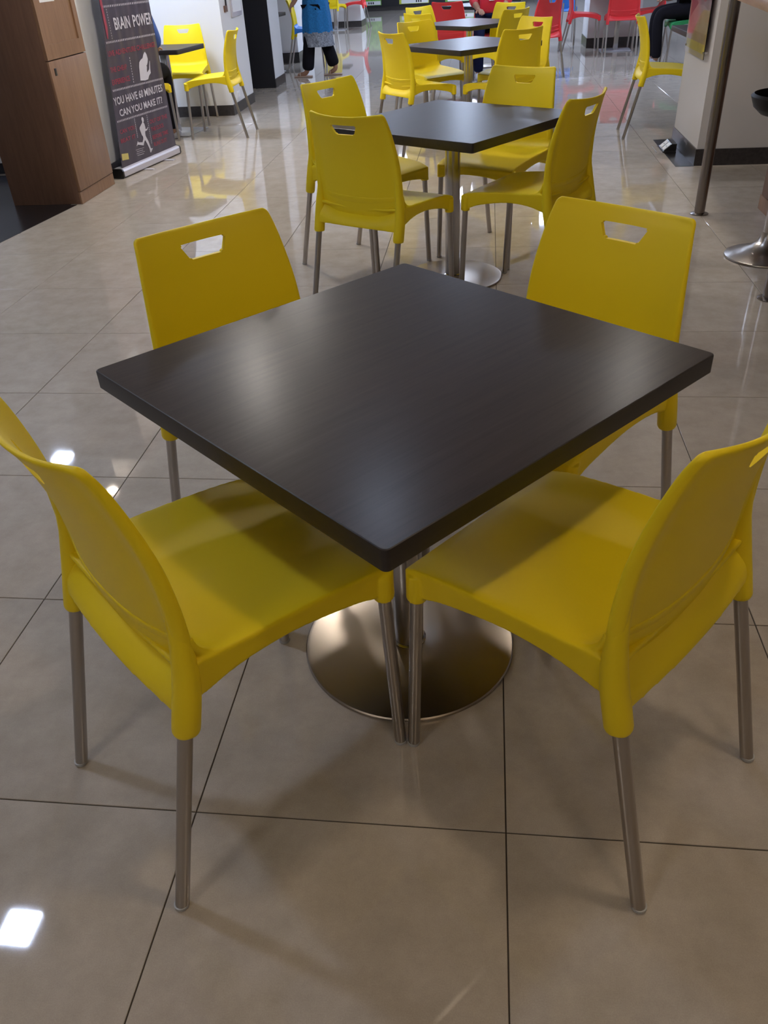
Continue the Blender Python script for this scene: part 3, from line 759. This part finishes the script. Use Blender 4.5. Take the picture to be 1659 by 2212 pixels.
# ------------------------------------------------------------------ far counter with posters
fc = tag(empty('far_counter', (-1.2, 25.4, 0)), 'dark counter front with green posters at the far end', 'counter')
box('counter_body', -2.4, 2.6, -.1, .5, .10, 1.1, M['black'], fc); box('plinth', -2.4, 2.6, -.08, .5, 0.0005, .10, M['skirting'], fc); box('counter_top', -2.45, 2.65, -.15, .55, 1.1, 1.14, M['seatblue'], fc)
for k, (x0, x1, m) in enumerate(((-1.95, -1.22, 'sage'), (-.72, .10, 'lime'), (.55, 1.35, 'sage'), (1.75, 2.5, 'lime'))):
    q = box('poster', x0, x1, -.108, -.1, .14, .95, M[m], fc)
    st_ = box('caption_strip', x0+.06, x1-.02, -.110, -.108, .15, .24, M['paper'], q)
    for j in range(3): box('caption_mark', x1-.36+j*.06, x1-.325+j*.06, -.1108, -.110, .17, .22, M['blackplastic'], st_)

# ------------------------------------------------------------------ people
def skin_body(chains, name, sub=2):
    """chains: list of polylines of (x,y,z,r); points shared by position are welded"""
    verts, rad, edges, idx = [], [], [], {}
    for ch in chains:
        prev = None
        for x, y, z, r in ch:
            k = (round(x, 4), round(y, 4), round(z, 4))
            if k not in idx: idx[k] = len(verts); verts.append((x, y, z)); rad.append(r)
            i = idx[k]
            if prev is not None and prev != i: edges.append((prev, i))
            prev = i
    me = bpy.data.meshes.new('t'); me.from_pydata(verts, edges, []); ob = bpy.data.objects.new('t', me); C.objects.link(ob)
    ob.modifiers.new('k', 'SKIN'); me.skin_vertices[0].data[0].use_root = True
    for i, r in enumerate(rad):
        me.skin_vertices[0].data[i].radius = (r, r) if not hasattr(r, '__len__') else r
    ob.modifiers['k'].use_smooth_shade = True
    s = ob.modifiers.new('s', 'SUBSURF'); s.levels = sub; s.render_levels = sub
    dg = bpy.context.evaluated_depsgraph_get(); dg.update()
    out = bpy.data.meshes.new_from_object(ob.evaluated_get(dg)); out.name = name
    bpy.data.objects.remove(ob); bpy.data.meshes.remove(me)
    for f in out.polygons: f.use_smooth = True
    return out
def hand_chains(w, d, pn, curl=.35):
    """palm + five fingers from wrist w along d, palm normal pn"""
    w, d, pn = Vector(w), Vector(d).normalized(), Vector(pn).normalized(); sd_ = d.cross(pn).normalized()
    P = lambda v, r: (v.x, v.y, v.z, r)
    palm = w + d*.075; out = [[P(w, .024), P(w + d*.04, .030), P(palm, .028)]]
    for k, (o, L) in enumerate(((-.027, .062), (-.009, .074), (.009, .070), (.026, .056))):
        b = palm + sd_*o + d*.008
        m1 = b + (d*math.cos(curl*.6) + pn*math.sin(curl*.6))*L*.5; m2 = m1 + (d*math.cos(curl*1.8) + pn*math.sin(curl*1.8))*L*.5
        out.append([P(palm, .028), P(b, .0100), P(m1, .0090), P(m2, .0075)])
    tb = w + d*.028 - sd_*.030; t2 = tb + (d*.7 - sd_*.6 + pn*.2).normalized()*.034; t3 = t2 + (d*.9 - sd_*.2 + pn*.3).normalized()*.028
    out.append([P(w + d*.04, .030), P(tb, .0120), P(t2, .0105), P(t3, .009)])
    return out
def head_parts(parent, c, face, hairm):
    """head with face features; c centre, face horizontal direction"""
    c = Vector(c); f = Vector(face).normalized(); s = Vector((-f.y, f.x, 0))
    def loc(v): return c + s*v[0] + f*v[1] + Vector((0, 0, v[2]))
    bm = bmesh.new(); bmesh.ops.create_uvsphere(bm, u_segments=32, v_segments=20, radius=1)
    for v in bm.verts:
        x, y, z = v.co; jaw = 1 - .28*max(0, -z)**1.5
        yy = y*.098*jaw + (.012 if y > 0 and z < 0 else 0)*(-z)
        v.co = loc((x*.076*jaw, yy, z*.118))
    hd = bm_mesh(bm, 'head', True)
    bm = bmesh.new(); bm.from_mesh(hd)
    def blob(p, r):
        q = bmesh.ops.create_uvsphere(bm, u_segments=12, v_segments=8, radius=1)['verts']
        for v in q: v.co = loc((p[0]+v.co.x*r[0], p[1]+v.co.y*r[1], p[2]+v.co.z*r[2]))
    blob((0, .100, -.018), (.014, .018, .024)); blob((.077, -.005, -.01), (.010, .018, .030)); blob((-.077, -.005, -.01), (.010, .018, .030)); blob((0, .092, -.066), (.024, .012, .008))
    h = mesh_obj('head', bm_mesh(bm, 'head', True), M['skin'], parent)
    for sx in (-.032, .032):
        bm = bmesh.new(); q = bmesh.ops.create_uvsphere(bm, u_segments=12, v_segments=8, radius=1)['verts']
        for v in q: v.co = loc((sx+v.co.x*.013, .088+v.co.y*.010, .006+v.co.z*.007))
        mesh_obj('eye', bm_mesh(bm, 'eye', True), M['hair'], h)
    bm = bmesh.new(); bmesh.ops.create_uvsphere(bm, u_segments=28, v_segments=18, radius=1)
    for v in bm.verts:
        x, y, z = v.co; k = 1.06 if (z > .25 or y < .1) else .86
        v.co = loc((x*.078*k, y*.100*k - .006, z*.120*k + .004))
    mesh_obj('hair', bm_mesh(bm, 'hair', True), hairm, parent)
def lathe_cloth(name, rings, m, parent, n=40, folds=0, th=.004):
    """rings: (cx,cy,z,rx,ry)"""
    rings = sorted(rings, key=lambda r: r[2])
    def S(u, v, off):
        t = v*(len(rings)-1); i = min(len(rings)-2, int(t)); f = t-i
        a = [p+(q-p)*f for p, q in zip(rings[i], rings[i+1])]
        an = 2*math.pi*u; k = 1 + folds*math.sin(an*9 + 2*v)*(1-v)
        return (a[0] + (a[3]*k-off)*math.cos(an), a[1] + (a[4]*k-off)*math.sin(an), a[2])
    bm = bmesh.new(); rows_ = 24; o_, i_ = [], []
    for j in range(rows_+1):
        o_.append([bm.verts.new(S(k/n, j/rows_, 0)) for k in range(n)]); i_.append([bm.verts.new(S(k/n, j/rows_, th)) for k in range(n)])
    for L_ in (o_, i_):
        for a, b in zip(L_, L_[1:]):
            for k in range(n): bm.faces.new((a[k], a[(k+1) % n], b[(k+1) % n], b[k]))
    for j in (0, rows_):
        for k in range(n): bm.faces.new((o_[j][k], o_[j][(k+1) % n], i_[j][(k+1) % n], i_[j][k]))
    return mesh_obj(name, bm_mesh(bm, name, True, 60), m, parent)

# walking person in blue, facing -x, right at the small table
wp = tag(empty('person', (-1.73, 11.42, 0)), 'walking person in a long blue top and black trousers touching a table', 'person')
hipz = .84
lfoot, rfoot = (-.19, -.06), (.19, .07)
body = [[(0, 0, hipz, .12), (0, 0, 1.0, .115), (-.01, 0, 1.15, .12), (-.015, 0, 1.28, .115), (-.02, 0, 1.36, .055), (-.035, 0, 1.45, .05)],
        [(0, 0, hipz, .12), (-.02, -.075, .78, .085), (-.10, -.07, .46, .06), (-.165, -.06, .09, .040), (-.19, -.06, .045, .035), (-.27, -.06, .030, .030), (-.315, -.06, .026, .022)],
        [(0, 0, hipz, .12), (.02, .075, .78, .085), (.07, .075, .46, .06), (.20, .07, .12, .040), (.20, .07, .07, .034), (.14, .07, .040, .030), (.095, .07, .026, .022)],
        [(-.015, 0, 1.28, .115), (-.02, -.155, 1.29, .055), (-.11, -.18, 1.06, .042), (-.235, -.175, .89, .030)],
        [(-.015, 0, 1.28, .115), (-.02, .155, 1.29, .055), (.05, .18, 1.05, .042), (.02, .185, .84, .030)]]
body += hand_chains((-.235, -.175, .89), (-.55, .0, -.60), (.6, .0, -.5), .5) + hand_chains((.02, .185, .84), (-.15, 0, -1), (-1, 0, 0), .4)
mesh_obj('body', skin_body(body, 'body', 1), M['skin'], wp)
head_parts(wp, (-.045, 0, 1.545), (-1, 0, 0), M['hair'])
tr = [[(0, 0, hipz-.02, .128), (-.02, -.075, .76, .095), (-.10, -.07, .46, .085), (-.15, -.06, .16, .088), (-.16, -.06, .07, .088)],
      [(0, 0, hipz-.02, .128), (.02, .075, .76, .095), (.07, .075, .46, .085), (.165, .07, .18, .088), (.185, .07, .10, .085)]]
mesh_obj('trousers', skin_body(tr, 'trousers'), M['blackcloth'], wp)
ku = lathe_cloth('kurta', [(.0, 0, .52, .200, .19), (0, 0, .70, .190, .185), (0, 0, .90, .165, .175), (-.01, 0, 1.08, .150, .170), (-.015, 0, 1.24, .150, .185), (-.02, 0, 1.33, .10, .13), (-.02, 0, 1.37, .068, .07)], M['kurta'], wp, folds=.05)
lathe_cloth('kurta_hem', [(.005, 0, .36, .205, .195), (.0, 0, .44, .203, .193), (.0, 0, .53, .201, .191)], M['kurtaprint'], ku, folds=.05)
sl = [[(-.017, -.10, 1.27, .085), (-.03, -.165, 1.27, .070), (-.09, -.182, 1.11, .062), (-.115, -.18, 1.04, .060)]]
mesh_obj('sleeve', skin_body(sl, 'sleeve'), M['kurta'], wp)
sl = [[(-.017, .10, 1.27, .085), (-.01, .165, 1.27, .070), (.04, .182, 1.10, .062), (.05, .18, 1.03, .060)]]
mesh_obj('sleeve', skin_body(sl, 'sleeve'), M['kurta'], wp)
for (fx, fy, tilt) in ((-.225, -.06, 0), (.165, .07, .0)):
    bm = bmesh.new(); add_box(bm, -.13, .12, -.042, .042, 0.001, .018, .008)
    s_ = mesh_obj('sandal', bm_mesh(bm, 's', True, 40), M['sandal'], wp, loc=(fx, fy, 0))
    tube('strap', [(-.04, -.042, .015), (-.045, -.02, .055), (-.045, .02, .055), (-.04, .042, .015)], .007, M['sandal'], s_, 8)

def seated(name_label, loc, deg, top, trousers, shoe, lean=0.0, arms='table', h=.51):
    """seated figure, local +y forward, hips at the origin above a chair"""
    t = tag(empty('person', loc, R(deg-90)), name_label, 'person')
    ch = [[(0, -.02, h+.11, .13), (0, -.03+lean*.3, h+.28, .12), (0, -.03+lean*.7, h+.44, .13), (0, -.03+lean, h+.55, .11), (0, -.02+lean*1.1, h+.63, .052), (0, lean*1.2, h+.70, .05)]]
    arm_l = [(-.17, -.03+lean, h+.55, .055), (-.215, .03+lean, h+.31, .043), (-.13, .27, H+.035 if arms == 'table' else h+.22, .030)]
    arm_r = [(.17, -.03+lean, h+.55, .055), (.215, .03+lean, h+.31, .043), (.13, .27, H+.035 if arms == 'table' else h+.22, .030)]
    ch += [[(0, -.03+lean, h+.55, .11)] + arm_l, [(0, -.03+lean, h+.55, .11)] + arm_r]
    kn = []
    for s in (-1, 1):
        leg = [(0, -.02, h+.11, .13), (s*.09, .02, h+.085, .085), (s*.12, .40, h+.065, .062), (s*.12, .40, h-.05, .052), (s*.12, .37, .10, .040), (s*.12, .39, .055, .036), (s*.12, .50, .040, .032)]
        ch.append(leg); kn.append(leg)
    for s, a in ((-1, arm_l), (1, arm_r)):
        ch += hand_chains(a[-1][:3], (-s*.35, 1, -.1), (0, 0, -1), .35)
    mesh_obj('body', skin_body(ch, 'body', 1), M['skin'], t)
    head_parts(t, (0, lean*1.3+.015, h+.80), (0, 1, -.1), M['hair'])
    sh_ = [[(0, -.02, h+.10, .140), (0, -.03+lean*.3, h+.28, .135), (0, -.03+lean*.7, h+.44, .142), (0, -.03+lean, h+.55, .122), (0, -.02+lean*1.05, h+.61, .065)]]
    for a in (arm_l, arm_r):
        sh_.append([(0, -.03+lean, h+.55, .122), (a[0][0], a[0][1], a[0][2], .068), (a[1][0], a[1][1], a[1][2], .058), (a[1][0]*.55+a[2][0]*.45, a[1][1]*.55+a[2][1]*.45, a[1][2]*.55+a[2][2]*.45, .046)])
    mesh_obj('shirt', skin_body(sh_, 'shirt'), M[top], t)
    tr_ = [[(0, -.02, h+.10, .142), (s*.09, .02, h+.085, .100), (s*.12, .40, h+.065, .078), (s*.12, .405, h-.06, .070), (s*.12, .375, .14, .062), (s*.12, .375, .085, .060)] for s in (-1, 1)]
    mesh_obj('trousers', skin_body(tr_, 'trousers'), M[trousers], t)
    for s in (-1, 1):
        sho = [[(s*.12, .355, .048, .044), (s*.12, .42, .046, .046), (s*.12, .50, .038, .036), (s*.12, .545, .032, .026)]]
        mesh_obj('shoe', skin_body(sho, 'shoe'), M[shoe], t)
    return t
seated('seated person in blue shirt and black trousers behind the banner', (-2.50, 6.70, 0), 90, 'shirtblue', 'blackcloth', 'shoe', .06)
seated('seated person in black clothes beyond the right column', (3.02, 11.15, 0), 180, 'blackcloth', 'blackcloth', 'shoe', .08, 'lap')
chair(.56, 10.72, -92, 'red chair facing the camera with a seated person in navy', GR, 'red')
seated('seated person in red top and navy trousers behind the fourth table', (.56, 10.72, 0), -92, 'redcloth', 'navycloth', 'shoe', .02, 'lap')
bg = tag(empty('red_handbag', (.57, 10.44, .70), R(-3)), 'shiny red handbag on the lap of the person in navy trousers', 'bag')
bm = bmesh.new(); add_box(bm, -.14, .14, -.05, .05, 0, .20, .025, 3)
mesh_obj('bag_body', bm_mesh(bm, 'bag', True, 50), M['redbag'], bg)
tube('strap', [(-.10, -.02, .19), (-.09, -.02, .28), (0, -.02, .32), (.09, -.02, .28), (.10, -.02, .19)], .008, M['redbag'], bg, 10)
tube('clasp', [(-.03, -.053, .13), (.03, -.053, .13)], .006, M['chrome'], bg, 10)
